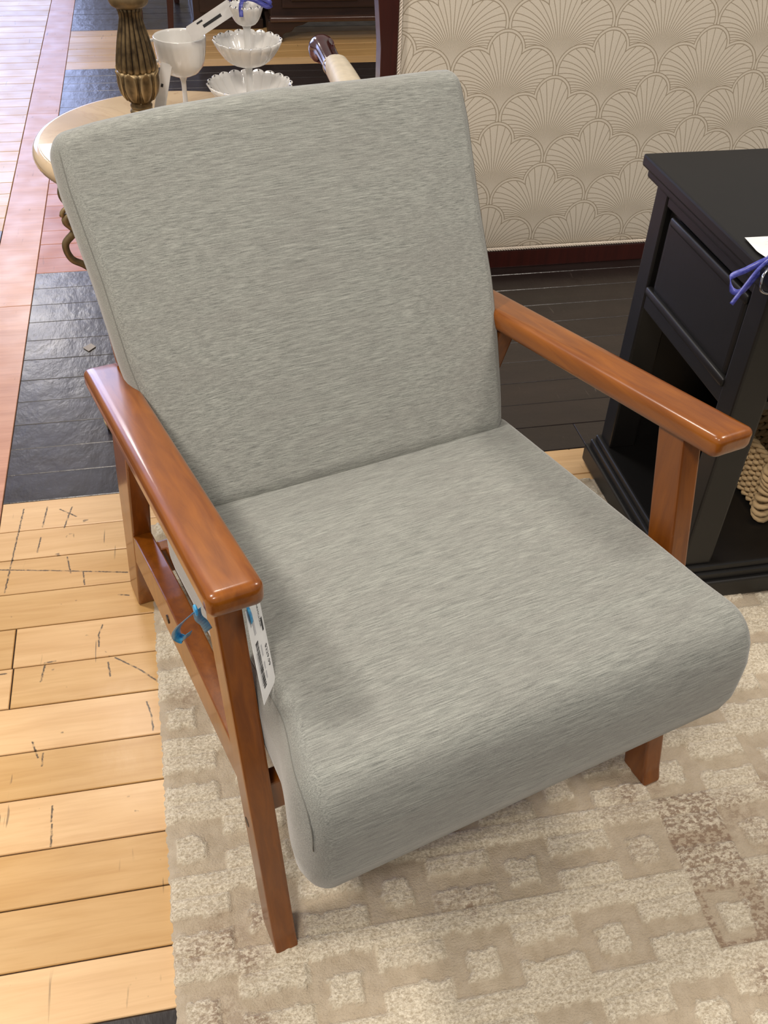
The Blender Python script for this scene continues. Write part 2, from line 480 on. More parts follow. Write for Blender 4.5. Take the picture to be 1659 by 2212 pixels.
# ------------------------------------------------------------------ fabric of the chair
def fabric():
    t = NT('grey_woven_fabric'); p = t.coord()
    st = t.noise(t.mapp(p, (34, 1000, 1000)), 1, 3, .75, 0)
    st2 = t.noise(t.mapp(p, (60, 420, 420)), 1, 2, .6)
    fine = t.noise(t.mapp(p, (900, 900, 900)), 1, 1)
    blot = t.noise(t.mapp(p, (9, 34, 34)), 1, 4, .6)
    c = t.mix(t.ramp(st, .31, .69), srgb(98, 101, 97), srgb(178, 180, 172))
    c = t.mix(t.ramp(st2, .45, .7, 0, .3), c, srgb(120, 121, 117))
    c = t.mix(t.ramp(blot, .35, .68, 0, .42), c, srgb(132, 131, 126))
    c = t.mix(t.ramp(fine, .5, .8, 0, .35), c, srgb(190, 192, 182))
    t.set(Base_Color=c, Roughness=.85, Sheen_Weight=.35, Sheen_Roughness=.5, Specular_IOR_Level=.15)
    t.bump(t.math('ADD', st, t.math('MULTIPLY', fine, .6)), .22, .0007)
    return t.m
M_FAB = fabric()
M_SEAM = plain('seam_thread', srgb(120, 120, 114), .9)

# ------------------------------------------------------------------ the armchair
LFX, LFY = 0.0177, 0.5655
CH = thing('armchair', 'large grey upholstered armchair with caramel wooden arms and legs in the foreground', 'armchair', (LFX, LFY, 0), radians(15))
def side_frame(u0, sgn):
    uo, ui = (u0, u0 + .03) if sgn > 0 else (u0 - .03, u0)
    a, b = min(uo, ui), max(uo, ui)
    kk = .0135 * sgn
    def sh(me, k=None):
        for v_ in me.vertices: v_.co.x += (kk if k is None else k) * v_.co.y
        return me
    q_ = .232 if sgn > 0 else .196
    fr = [(.001, .006), (.050, .006)] + [(.048 + q_ * z_, z_) for z_ in (.08, .24, .44, .588)] + [(.003 + q_ * z_, z_) for z_ in (.590, .44, .24, .03)]
    link('leg', sh(prism(fr, a, b, 'x', .003, 2)), M_TEAK_END, CH)
    zb = .0002 if sgn > 0 else .009
    rr = [(.676, zb), (.735, zb), (.705, .102), (.672, .223), (.645, .328), (.612, .430), (.590, .512), (.500, .525), (.542, .400), (.554, .364), (.597, .235), (.619, .159)]
    link('leg', sh(prism(rr, a, b, 'x', .003, 2)), M_TEAK_END, CH)
    rl = [(.605, .226), (.486, .256), (.403, .275), (.250, .296), (.105, .312), (.088, .258), (.303, .217), (.490, .180), (.625, .153)]
    o = link('side_rail', sh(prism(rl, a + .001, b - .001, 'x', .002, 2)), M_TEAK_END, CH)
    # armrest: rounded board that slopes down to the back
    ca, cb = (a - .020, b + .007) if sgn > 0 else (a - .007, b + .020)
    hw = (cb - ca) / 2; mid = (ca + cb) / 2; L = .290
    def mp(x, y, z):
        v = .060 + L + y; zt = .5975 - (v - .060) * .170
        return (mid + x + .012 * sgn * v, v, zt + z)
    link('armrest', rbox((hw, L, .0155), (.010, .011, .0095), (6, 30, 4), mp), M_TEAK, CH, True)
    for (v, z) in ((.407, .233), (.080, .203)):
        r = .0065; xx = (a if sgn > 0 else b) + kk * v
        d = -.0004 if sgn > 0 else .0004
        vv = [(xx + d, v + r * cos(k * pi / 8), z + r * sin(k * pi / 8)) for k in range(16)] + [(xx - d * 6, v + r * cos(k * pi / 8), z + r * sin(k * pi / 8)) for k in range(16)]
        ff = [tuple(range(16)), tuple(range(31, 15, -1))] + [(k, (k + 1) % 16, 16 + (k + 1) % 16, 16 + k) for k in range(16)]
        link('bolt_hole', fixn(mesh('bolt', vv, ff)), M_BLACK, CH)
side_frame(0.0, 1)
side_frame(.614, -1)
link('cross_rail', box(.03, .584, .080, .102, .205, .262, .003), M_TEAK_END, CH)
link('cross_rail', box(.036, .578, .545, .567, .185, .235, .003), M_TEAK_END, CH)
link('seat_board', fixn((lambda m_: ([setattr(v_.co, 'z', v_.co.z - .10 * (v_.co.y - .10)) for v_ in m_.vertices], m_)[1])(box(.045, .569, .10, .55, .266, .280, .003))), M_TEAK_END, CH)
# seat cushion
SH_ = (.276, .2925, .069); SR_ = (.028, .052, .048)
def rpt(p, half, rad):
    q = []; d = []
    for a in range(3):
        h = half[a] - rad[a]; c = max(-h, min(h, p[a])); q.append(c); d.append((p[a] - c) / rad[a])
    l = sqrt(sum(x * x for x in d)) or 1
    return tuple(q[a] + rad[a] * d[a] / l for a in range(3))
def seatmap(x, y, z):
    sx = x / .276
    v = .2075 + y
    ztop = .449 - .125 * (v + .03)
    t = (z + .069) / .138
    crown = .008 * (1 - sx ** 2) * (1 - (y / .2925) ** 2) * (1 if z > 0 else .2)
    fq = max(0.0, (-y - .06) / .2325)
    th = .136 + .062 * fq ** 1.3
    lip = max(0.0, (-y - .20) / .0925)
    zz = ztop - th * (1 - t) + crown + .006 * lip * t
    low = 1 - t
    u = .307 + x * (1 - .01 * low * low)
    gq = max(0.0, min(1.0, (-y - .15) / .11)); gq = gq * gq * (3 - 2 * gq)
    u -= .020 * gq * max(0.0, -sx) ** 2
    zz -= low * fq * (.016 * max(0.0, -sx) - .010 * max(0.0, sx))
    vv = v - .006 * sin(pi * t) * (1 if y < 0 else 0) + .004 * low * lip
    return (u, vv, zz)
link('seat_cushion', rbox(SH_, SR_, (56, 56, 14), seatmap), M_FAB, CH, True)
# back cushion: u, s along the recline, d depth
D = Vector((0, .275, .400)).normalized(); Nn = Vector((0, D.z, -D.y)); P0 = Vector((0, .425, .400))
SH = .265
def hwid(s):
    T = [(-.06, .245), (0, .247), (.04, .256), (.13, .271), (.21, .281), (.32, .286), (.44, .296), (.56, .296)]
    for (a, x), (b, y) in zip(T, T[1:]):
        if s <= b: return x + (y - x) * max(0, s - a) / (b - a)
    return T[-1][1]
BH_ = (.296, SH, .038); BR_ = (.022, .028, .030)
def backmap(x, y, z):
    s = y + SH - .016        # s from -.024 to .514
    hw = hwid(s)
    sx = x / .296
    bul = .010 * (1 - sx ** 2) * max(0, 1 - ((s - .23) / .30) ** 2)
    bow = .0045 * sx * sx
    d = .038 - z - (bul if z > 0 else 0)
    T = [(-1.01, -.016), (-.93, -.012), (-.8, -.006), (-.5, .002), (0, .007), (.5, .005), (.85, .006), (1.01, .004)]
    off = next((p_[1] + (q_[1] - p_[1]) * (sx - p_[0]) / (q_[0] - p_[0]) for p_, q_ in zip(T, T[1:]) if sx <= q_[0]), .004)
    s2 = s + off * max(0, s / .5)
    p = P0 + D * s2 + Nn * (d + bow)
    return (.309 + x / .296 * hw, p.y, p.z)
link('back_cushion', rbox(BH_, BR_, (56, 56, 10), backmap), M_FAB, CH, True)
# wooden slats that carry the back
for k in range(3):
    s = .08 + .15 * k
    def mp(x, y, z, s=s):
        p = P0 + D * (s + y) + Nn * (.090 + z)
        return (.307 + x, p.y, p.z)
    link('back_slat', rbox((.275, .025, .008), (.005, .005, .004), (4, 2, 2), mp), M_TEAK_END, CH)
for sx in (-1, 1):
    def mp(x, y, z, sx=sx):
        p = P0 + D * (.18 + y) + Nn * (.104 + z)
        return (.307 + sx * .255 + x, p.y, p.z)
    link('back_stile', rbox((.014, .25, .008), (.004, .004, .004), (2, 6, 2), mp), M_TEAK_END, CH)
# seams
def seam(pts, par): return link('seam', tube(pts, .0008, 5), M_SEAM, CH, True)
for sd in (-1, 1):
    X_ = sd * (.276 - .004)
    path = [(X_, .27 - .50 * k / 40, .069) for k in range(41)] + [(X_, -.2405 - .052 * sin(a_), .021 + .048 * cos(a_)) for a_ in [pi / 2 * k / 14 for k in range(15)]] + [(X_, -.2925, .021 - .01 * k) for k in range(2)]
    seam([seatmap(*rpt(p_, SH_, SR_)) for p_ in path], CH)
    path = [(sd * .2925, -.20 + .44 * k / 40, .038) for k in range(41)]
    seam([backmap(*rpt(p_, BH_, BR_)) for p_ in path], CH)

# ------------------------------------------------------------------ price tag and ribbon on the chair
M_PAPER = plain('white_card', srgb(238, 238, 236), .6)
M_INK = plain('black_ink', srgb(46, 46, 48), .6)
M_INKL = plain('pale_ink', srgb(196, 196, 198), .6)
def satin(name, c1, c2):
    t = NT(name); n = t.noise(t.mapp(t.coord(), (30, 400, 200)), 1, 2)
    t.set(Base_Color=t.mix(t.ramp(n, .3, .7), c1, c2), Roughness=.3, Specular_IOR_Level=.5)
    return t.m
M_CYAN = satin('blue_satin', srgb(20, 120, 190), srgb(90, 190, 232))
M_NAVY = satin('indigo_satin', srgb(58, 62, 150), srgb(98, 104, 190))
RZ15 = Matrix.Rotation(radians(15), 3, 'Z')
def CW(u, v, z):
    q = RZ15 @ Vector((u, v, z)); return Vector((q.x + LFX, q.y + LFY, q.z))
def card(name, A, ex, ey, wd, ht, th, mat, label=None, cat=None, parent=None, chamf=0):
    """a card whose corner A, unit axes ex (width) and ey (height)"""
    A, ex, ey = Vector(A), Vector(ex).normalized(), Vector(ey).normalized(); n = ex.cross(ey)
    c = chamf
    pl = [(c, 0), (wd - c, 0), (wd, c), (wd, ht - c), (wd - c, ht), (c, ht), (0, ht - c), (0, c)] if c else [(0, 0), (wd, 0), (wd, ht), (0, ht)]
    V = [A + ex * x + ey * y + n * s * th / 2 for s in (-1, 1) for x, y in pl]; m = len(pl)
    F = [tuple(range(m - 1, -1, -1)), tuple(range(m, 2 * m))] + [(i, (i + 1) % m, m + (i + 1) % m, m + i) for i in range(m)]
    return fixn(mesh(name, V, F)), n
def quads(A, ex, ey, n, rects, off):
    A, ex, ey = Vector(A), Vector(ex).normalized(), Vector(ey).normalized()
    V = []; F = []
    for (x0, x1, y0, y1) in rects:
        k = len(V)
        for x, y in ((x0, y0), (x1, y0), (x1, y1), (x0, y1)): V.append(A + ex * x + ey * y + n * off)
        F.append((k, k + 1, k + 2, k + 3))
    return mesh('print', V, F)
def text_mesh(txt, size, A, ex, ey, n, off):
    cu = bpy.data.curves.new('txt', 'FONT'); cu.body = txt; cu.size = size; cu.resolution_u = 3
    o = bpy.data.objects.new('txt', cu); COL.objects.link(o)
    bpy.context.view_layer.update()
    me = bpy.data.meshes.new_from_object(o.evaluated_get(bpy.context.evaluated_depsgraph_get()))
    bpy.data.objects.remove(o)
    A, ex, ey = Vector(A), Vector(ex).normalized(), Vector(ey).normalized()
    for v in me.vertices: v.co = A + ex * v.co.x + ey * v.co.y + n * off
    return me
pA = CW(.0262, .058, .440); pB = CW(.0515, .0915, .430)
wv = (RZ15 @ Vector((.055, .655, 1))).normalized()
exx = (pB - pA); exx = exx.normalized(); wd = (pB - pA).length
tg = thing('price_tag', 'white price tag with a barcode hanging inside the left arm of the grey armchair', 'tag', pA)
inv = Matrix.Translation(-pA)
def under(me, o):
    me.transform(Matrix.Translation(-o.location)); return me
me, nn = card('card', pA, exx, wv, wd, .100, .0005, M_PAPER)
if (Vector((0, 0, CAMZ)) - pA).dot(nn) < 0: sg = -1
else: sg = 1
link('card', under(me, tg), M_PAPER, tg)
# printing runs along the long side of the card
xs = .018; bars = []
rb = random.Random(5); y = .012
while y < .060:
    h = rb.choice((.0007, .0011, .0018)); bars.append((.0085, .0165, y, y + h)); y += h + rb.choice((.0005, .0008))
link('barcode', under(quads(pA, exx, wv, nn, bars, .0006 * sg), tg), M_INK, tg)
soft_r = [(.006, .0072, .016, .052), (.0205, .0235, .016, .024), (.0205, .0235, .026, .034), (.021, .0238, .040, .052), (.012, .0165, .068, .082), (.006, .0105, .080, .094)]
link('small_print', under(quads(pA, exx, wv, nn, soft_r, .0006 * sg), tg), M_INKL, tg)
link('printed_mark', under(quads(pA, exx, wv, nn, [(wd - .0085, wd - .0048, .060, .074)], .0006 * sg), tg), M_INK, tg)
# text reading downwards along the card
tm = text_mesh('$229.99', .0075, pA + exx * (wd - .0105) + wv * .046, -wv, exx, nn, .0006 * sg)
link('price', under(tm, tg), M_INK, tg)
tm = text_mesh('ARMCHAIR', .0052, pA + exx * (wd - .013) + wv * .092, -wv, exx, nn, .0006 * sg)
link('heading', under(tm, tg), M_INK, tg)
link('blue_loop', under(strip(crom([pA + exx * .006 + wv * .104 + nn * .001 * sg, pA + exx * .006 + wv * .094 + nn * .003 * sg, pA + exx * .009 + wv * .084 + nn * .002 * sg], 6), .006, .0004, exx), tg), M_CYAN, tg, True)
# ribbon below the arm on the outside
rbn = thing('ribbon', 'shiny blue satin ribbon dangling under the front end of the left wooden arm', 'ribbon', CW(-.006, .09, .56))
def onarm(L): return [CW(*p) for p in L]
wdir = RZ15 @ Vector((1, .25, .2))
l1 = crom(onarm([(-.0235, .086, .577), (-.029, .100, .556), (-.034, .120, .528), (-.036, .138, .500), (-.033, .150, .478), (-.026, .148, .474), (-.024, .138, .492)]), 7)
link('loop', under(strip(l1, .0105, .0004, wdir), rbn), M_CYAN, rbn, True)
l2 = crom(onarm([(-.0235, .086, .577), (-.020, .098, .553), (-.012, .112, .528), (-.005, .126, .500)]), 7)
link('tail', under(strip(l2, .0085, .0004, wdir), rbn), M_CYAN, rbn, True)
link('knot', under(rbox((.004, .005, .006), (.003, .004, .005), (3, 3, 3), lambda x, y, z: CW(-.0245 + x * .5, .086 + y, .577 + z)), rbn), M_CYAN, rbn, True)

# ------------------------------------------------------------------ settee behind
def fan_mat():
    t = NT('fan_fabric'); p = t.pos()
    X, Y, Z = t.sep(p)[:3]
    m = t.math
    P = .2655; R = .1078; x0 = .793; z0 = .617
    a = .0486; c1x, c1y, r1 = .0735, -.098, .0605
    vz = m('DIVIDE', m('SUBTRACT', Z, z0), R)      # row coordinate: tops at integers
    n0 = m('CEIL', vz)
    def cell(k):
        n = m('ADD', n0, float(k))
        par = m('MULTIPLY', m('FLOORED_MODULO', n, 2.0), .5)
        uu = m('SUBTRACT', m('DIVIDE', m('SUBTRACT', X, x0), P), par)
        lx = m('MULTIPLY', m('ABSOLUTE', m('SUBTRACT', uu, m('ROUND', uu))), P)
        ly = m('MULTIPLY', m('SUBTRACT', vz, n), R)   # <= 0 below the top
        d1 = m('SUBTRACT', m('SQRT', m('ADD', m('POWER', lx, 2.0), m('POWER', m('ADD', ly, a), 2.0))), a)
        d2 = m('SUBTRACT', m('SQRT', m('ADD', m('POWER', m('SUBTRACT', lx, c1x), 2.0), m('POWER', m('SUBTRACT', ly, c1y), 2.0))), r1)
        d3 = m('SUBTRACT', m('SQRT', m('ADD', m('POWER', lx, 2.0), m('POWER', m('ADD', ly, .108), 2.0))), .072)
        return lx, ly, m('MINIMUM', m('MINIMUM', d1, d2), d3)
    A = cell(0); B = cell(1)
    inA = m('LESS_THAN', A[2], 0.0)
    lx = t.mixf(inA, B[0], A[0])
    ly = t.mixf(inA, B[1], A[1])
    sdB = t.mixf(m('LESS_THAN', B[1], c1y), B[2], m('MINIMUM', B[2], m('SUBTRACT', B[0], .134)))
    sd = t.mixf(inA, sdB, A[2])
    h = m('ADD', ly, 2 * R)
    r2 = m('ADD', m('MULTIPLY', lx, lx), m('MULTIPLY', h, h))
    wv_ = m('DIVIDE', m('MULTIPLY', lx, 2.0), m('ADD', r2, 1e-5))
    DW = 1.0
    q = m('DIVIDE', wv_, DW)
    fr = m('ABSOLUTE', m('SUBTRACT', q, m('ROUND', q)))
    dist = m('MULTIPLY', m('MULTIPLY', fr, DW), m('DIVIDE', r2, 2.0))
    ray_ = m('MULTIPLY', t.ramp(dist, .0012, .0005), t.ramp(fr, .30, .18))
    inside = t.ramp(sd, -.0075, -.0085)
    ray_ = m('MULTIPLY', ray_, inside)
    near = t.ramp(m('SQRT', r2), .03, .085, .12, 1)
    ray_ = m('MULTIPLY', ray_, near)
    # the two outlines of each lobe
    e1 = t.ramp(m('ABSOLUTE', m('ADD', sd, .0010)), .0017, .0008)
    e2 = t.ramp(m('ABSOLUTE', m('ADD', sd, .0082)), .0016, .0007)
    ln = m('MAXIMUM', ray_, m('MAXIMUM', e1, e2))
    wob = t.noise(p, 600, 2)
    ln = m('MULTIPLY', ln, t.ramp(wob, .25, .5, .55, 1.0))
    weave = t.noise(t.mapp(p, (700, 100, 500)), 1, 2)
    base = t.mix(t.ramp(weave, .3, .7), srgb(222, 212, 194), srgb(236, 226, 208))
    c = t.mix(ln, base, srgb(170, 156, 134))
    t.set(Base_Color=c, Roughness=.62, Sheen_Weight=.2, Specular_IOR_Level=.3)
    t.bump(m('SUBTRACT', weave, ln), .25, .0006)
    return t.m
M_FAN = fan_mat()
M_CORD = plain('silver_cord', srgb(226, 214, 198), .35)
M_CREAM = plain('cream_leather', srgb(232, 218, 190), .55)
YB = 2.36
ST = thing('settee', 'settee with fan-patterned cream back in a dark mahogany frame behind the armchair', 'settee', (.485, YB, 0))
def L(me): me.transform(Matrix.Translation((-.485, -YB, 0))); return me
XE = 2.35
def bul(x, y, z): return (1.4385 + x, YB + .030 + y - .010 * (1 - (x / .91) ** 8) * (1 - (z / .45) ** 8) * (1 if y < 0 else 0), .505 + z)
link('back_panel', L(rbox((.911, .022, .453), (.008, .008, .008), (30, 3, 20), bul)), M_FAN, ST, True)
link('bottom_rail', L(box(.487, XE, YB - .004, YB + .05, .0, .052, .004)), M_MAHOG, ST)
def stile(xa, xb):
    V = []
    poly = [(xa, 0), (xb, 0), (xb, 1.0), (xa - .03 * (1 if xa < 1 else 0), 1.0), (xa - .012 * (1 if xa < 1 else 0), .72), (xa, .58)]
    return prism(poly, YB - .006, YB + .052, 'y', .003, 2)
link('stile', L(stile(.487, .527)), M_MAHOG, ST)
link('stile', L(stile(XE - .0, XE + .04)), M_MAHOG, ST)
link('top_rail', L(box(.457, XE + .04, YB - .008, YB + .055, .955, 1.0, .006)), M_MAHOG, ST)
def cordmesh(a, b):
    a, b = Vector(a), Vector(b); d = (b - a); ln = d.length; d.normalize()
    u = d.cross(Vector((0, 1, 0))).normalized(); v = d.cross(u); ms = []
    for s in range(3):
        pts = []; n = int(ln / .0022)
        for k in range(n + 1):
            t = ln * k / n; ang = 2 * pi * (t / .022 + s / 3)
            pts.append(a + d * t + (u * cos(ang) + v * sin(ang)) * .0030)
        ms.append(tube(pts, .0024, 5))
    return join(ms)
link('cord_trim', L(cordmesh((.527, YB - .002, .0565), (XE, YB - .002, .0565))), M_CORD, ST, True)
link('cord_trim', L(cordmesh((.5315, YB - .001, .05), (.5315, YB - .001, .955))), M_CORD, ST, True)
link('seat', L(rbox((.90, .27, .05), (.02, .03, .03), (10, 6, 3), lambda x, y, z: (1.44 + x, YB + .34 + y, .24 + z))), M_FAN, ST, True)
link('seat_rail', L(box(.55, XE - .02, YB + .05, YB + .60, .13, .19, .005)), M_MAHOG, ST)
for xa in (.56, XE - .06):
    link('leg', L(prism([(xa, YB + .56), (xa + .045, YB + .56), (xa + .045, YB + .605), (xa, YB + .605)], 0, .135, 'z', .006)), M_MAHOG, ST)
for sx, xa in ((1, .452), (-1, XE + .05)):
    def mp(x, y, z, xa=xa):
        return (xa + x * (1 + .15 * (-y / .17)), YB + .275 + y, .408 + z + .012 * (1 - (y / .22) ** 2))
    pad = link('arm_pad', L(rbox((.036, .185, .032), (.026, .045, .026), (6, 14, 5), mp)), M_CREAM, ST, True)
    arm = crom([(xa + .05 * sx, YB + .03, .40), (xa + .01 * sx, YB + .10, .398), (xa, YB + .30, .398), (xa - .010 * sx, YB + .44, .408), (xa - .018 * sx, YB + .54, .422),
                (xa - .014 * sx, YB + .59, .412), (xa + .022 * sx, YB + .58, .37), (xa + .06 * sx, YB + .57, .30), (xa + .11 * sx, YB + .56, .20)], 10)
    def rf(t): return .022 + .018 * math.exp(-((t - .62) / .085) ** 2) - .004 * max(0, t - .8)
    link('arm', L(tube(arm, .02, 14, False, rf)), M_MAHOG_GLOSS, ST, True)
    # piping where the pad meets the wood
    ring = [(xa + .032 * cos(k * pi / 12), YB + .452 - .006 * sin(k * pi / 12), .408 + .030 * sin(k * pi / 12)) for k in range(-3, 16)]
    link('piping', L(tube(ring, .0022, 6)), M_CREAM, ST, True)

# ------------------------------------------------------------------ black nightstand
NS = thing('nightstand', 'black wooden nightstand with panelled side and open shelf at the right edge', 'nightstand', (.79, 1.085, .008))
def N(me): me.transform(Matrix.Translation((-.79, -1.085, -.008))); return me
XN = 1.32
link('top', N(join([box(.763, XN + .027, 1.052, 1.494, .632, .652, .004), box(.772, XN + .018, 1.061, 1.486, .614, .634, .006, 3)])), M_BLACK, NS)
link('plinth', N(join([box(.766, XN + .024, 1.064, 1.492, .008, .048, .004), box(.774, XN + .016, 1.072, 1.486, .046, .064, .005, 3), box(.781, XN + .009, 1.078, 1.480, .062, .078, .005, 3)])), M_BLACK, NS)
for xa, ya in ((.79, 1.085), (XN - .055, 1.085), (.79, 1.43), (XN - .055, 1.43)):
    link('post', N(prism([(xa, ya), (xa + .055, ya), (xa + .055, ya + .045), (xa, ya + .045)], .076, .616, 'z', .004)), M_BLACK, NS)
link('rail', N(box(.792, .815, 1.128, 1.432, .585, .616, .002)), M_BLACK, NS)
link('rail', N(box(.792, .815, 1.128, 1.432, .395, .425, .002)), M_BLACK, NS)
sp = link('side_panel', N(box(.803, .812, 1.128, 1.432, .42, .59)), M_BLACK, NS)
link('raised_field', N(rbox((.006, .140, .068), (.005, .010, .010), (2, 4, 4), lambda x, y, z: (.800 + x, 1.278 + y, .503 + z))), M_BLACK, sp)
link('moulding', N(rbox((.007, .150, .008), (.004, .004, .006), (2, 4, 3), lambda x, y, z: (.793 + x, 1.278 + y, .432 + z))), M_BLACK, sp, True)
link('moulding', N(rbox((.006, .135, .008), (.004, .004, .006), (2, 4, 3), lambda x, y, z: (.794 + x, 1.268 + y, .572 + z))), M_BLACK, sp, True)
link('back_board', N(box(.80, XN - .02, 1.462, 1.472, .076, .60)), M_BLACK, NS)
link('side_board', N(box(XN - .02, XN - .006, 1.128, 1.432, .076, .60)), M_BLACK, NS)
link('drawer_floor', N(box(.84, XN - .05, 1.10, 1.45, .395, .41)), M_BLACK, NS)
dr = link('drawer', N(box(.847, XN - .057, 1.082, 1.10, .42, .605, .004)), M_BLACK, NS)
link('knob', N(lathe([(.006, 0), (.006, .012), (.014, .018), (.016, .026), (.011, .033), (.001, .035)], 20)), M_MAHOG_GLOSS, dr, True)
kn = bpy.data.objects['knob']; kn.data.transform(Matrix.Translation((.79, 1.085, .008))); kn.data.transform(Matrix.Rotation(pi / 2, 4, 'X')); kn.data.transform(Matrix.Translation((1.055 - .79, -.003, .51)))

# paper sign with an indigo ribbon on the nightstand
PC = thing('price_card', 'white paper card on the black nightstand top tied with an indigo ribbon', 'card', (.776, 1.10, .6535))
V = []; F = []
for k in range(9):
    f = k / 8; zc = .0012 + .006 * max(0, .35 - f) ** 1.5
    y = .0 + .067 * f; xl = .013 * max(0, .35 - f)
    V += [(-.003 + .005 * f + xl, y, zc), (.105, y - .002, .0012 + .004 * (1 - f))]
for k in range(8): F.append((2 * k, 2 * k + 1, 2 * k + 3, 2 * k + 2))
me = mesh('sheet', V, F); link('sheet', me, M_PAPER, PC)
link('small_print', quads((.02, .0, 0), (1, 0, 0), (0, 1, 0), Vector((0, 0, 1)), [(.004 + .0, .030, .048, .0488), (.002, .034, .041, .0418), (.012, .04, .034, .0348)], .0062), M_INKL, PC)
# positions below are relative to the card
def PP(x, y, z): return (x - .776, y - 1.10, z - .6535)
link('ribbon_knot', rbox((.006, .005, .005), (.004, .004, .004), (3, 3, 3), lambda x, y, z: PP(.778 + x, 1.092 + y, .660 + z)), M_NAVY, PC, True)
wN = [(0, .35, .94)] * 60
link('ribbon_loop', strip(crom([PP(.777, 1.092, .660), PP(.763, 1.091, .655), PP(.745, 1.094, .643), PP(.730, 1.098, .632), PP(.727, 1.084, .620), PP(.738, 1.078, .620), PP(.756, 1.084, .637), PP(.774, 1.090, .656)], 6), .0085, .0004, wN), M_NAVY, PC, True)
link('ribbon_tail', strip(crom([PP(.777, 1.091, .660), PP(.757, 1.082, .650), PP(.738, 1.074, .628), PP(.722, 1.068, .607)], 7), .0062, .0004, wN), M_NAVY, PC, True)
M_CHROME = plain('bright_metal', srgb(190, 190, 195), .12, 1.0)
link('metal_clip', tube(crom([PP(.772, 1.080, .654), PP(.757, 1.068, .646), PP(.758, 1.064, .628), PP(.770, 1.064, .622)], 8), .0022, 8), M_CHROME, PC, True)

# ------------------------------------------------------------------ rope basket on the shelf
M_ROPE = plain('seagrass_rope', srgb(188, 160, 118), .8)
BK = thing('basket', 'woven rope basket on the shelf of the black nightstand', 'basket', (1.10, 1.28, .079))
def rr(hx, hy, r, z, n=18):
    out = []
    for cx_, cy_, a0 in ((hx - r, hy - r, 0), (-hx + r, hy - r, pi / 2), (-hx + r, -hy + r, pi), (hx - r, -hy + r, 3 * pi / 2)):
        for k in range(n): a = a0 + pi / 2 * k / (n - 1); out.append(Vector((cx_ + r * cos(a), cy_ + r * sin(a), z)))
    return out
def dense(P, st):
    out = []; N = len(P)
    for i in range(N):
        a, b = P[i], P[(i + 1) % N]; m = max(1, int((b - a).length / st))
        for k in range(m): out.append(a + (b - a) * k / m)
    return out
for lv in range(9):
    fz = lv / 8; hx = .108 + .022 * fz; hy = .095 + .020 * fz
    P = dense(rr(hx, hy, .03, .010 + .0155 * lv), .006); ms = []
    Lg = 0; pts1 = []; pts2 = []
    for i, p in enumerate(P):
        q = P[(i + 1) % len(P)]; d = (q - p).normalized(); o = Vector((d.y, -d.x, 0)); ph = i * 1.15 + lv
        pts1.append(p + o * cos(ph) * .0042 + Vector((0, 0, sin(ph) * .0042)))
        pts2.append(p - o * cos(ph) * .0042 - Vector((0, 0, sin(ph) * .0042)))
    link('rope_coil', join([tube(pts1, .0046, 6, True), tube(pts2, .0046, 6, True)]), M_ROPE, BK, True)
link('basket_base', box(-.10, .10, -.088, .088, .001, .008, .002), M_ROPE, BK)
# plaited corner and its handle loop
for k in range(9):
    z = .012 + .0155 * k; f = k / 8
    x, y = -.112 - .022 * f, -.098 - .020 * f
    ring = [Vector((x + .013 * cos(a) , y + .013 * sin(a), z + .006 * sin(a * 1 + k))) for a in [2 * pi * i / 12 for i in range(12)]]
    link('corner_plait', tube(ring, .0058, 6, True), M_ROPE, BK, True)
link('cloth_handle', strip(crom([(-.135, -.118, .13), (-.140, -.120, .17), (-.128, -.120, .215), (-.110, -.118, .235)], 6), .018, .001, (.9, -.1, .2)), plain('grey_cloth', srgb(150, 146, 146), .8), BK, True)
link('cloth_handle', strip(crom([(-.100, -.112, .13), (-.104, -.112, .18), (-.108, -.118, .235)], 6), .016, .001, (.9, -.3, 0)), plain('grey_cloth_dark', srgb(112, 106, 106), .8), BK, True)

# ------------------------------------------------------------------ round marble table
TX, TY, TZ = 0.0, 1.80, .60
TB = thing('side_table', 'round cream marble-topped side table with bronze scroll legs behind the armchair', 'table', (TX, TY, 0))
def marble():
    t = NT('cream_marble'); p = t.coord()
    n = t.noise(p, 5, 5, .6, 1.5); vein = t.math('ABSOLUTE', t.math('SUBTRACT', n, .5))
    c = t.mix(t.ramp(t.noise(p, 9, 3), .3, .7), srgb(190, 164, 130), srgb(206, 182, 148))
    c = t.mix(t.ramp(vein, .03, .0, 0, .22), c, srgb(160, 128, 96))
    spot = t.ramp(t.noise(p, 22, 3, .6), .66, .72, 0, .8)
    c = t.mix(spot, c, srgb(136, 100, 70))
    t.set(Base_Color=c, Roughness=.18, Coat_Weight=.4, Coat_Roughness=.08); return t.m
M_MARBLE = marble()
pr = [(.01, TZ - .028)] + [(.236, TZ - .028)] + [(.238 + .014 * sin(pi * k / 8), TZ - .014 - .014 * cos(pi * k / 8)) for k in range(9)] + [(.232, TZ), (.01, TZ)]
link('table_top', lathe(pr, 96), M_MARBLE, TB, True)
for p_ in bpy.data.objects['table_top'].data.polygons:
    if abs(p_.normal.z) > .99: p_.use_smooth = False
def bronze():
    t = NT('antique_bronze'); p = t.coord()
    n = t.noise(p, 60, 4)
    c = t.mix(t.ramp(n, .35, .7), srgb(66, 52, 32), srgb(122, 102, 70))
    pointiness = t.n.new('ShaderNodeNewGeometry').outputs['Pointiness']
    c = t.mix(t.ramp(pointiness, .50, .46), c, srgb(28, 20, 12)); c = t.mix(t.ramp(pointiness, .53, .60), c, srgb(176, 152, 112))  # darker in hollows, paler on raised edges
    t.set(Base_Color=c, Metallic=.55, Roughness=.42); t.bump(n, .15, .0006); return t.m
M_BRONZE = bronze()
link('apron', lathe([(.18, TZ - .034), (.20, TZ - .028), (.205, TZ - .040), (.190, TZ - .062), (.170, TZ - .070), (.165, TZ - .05)], 60), M_BRONZE, TB, True)
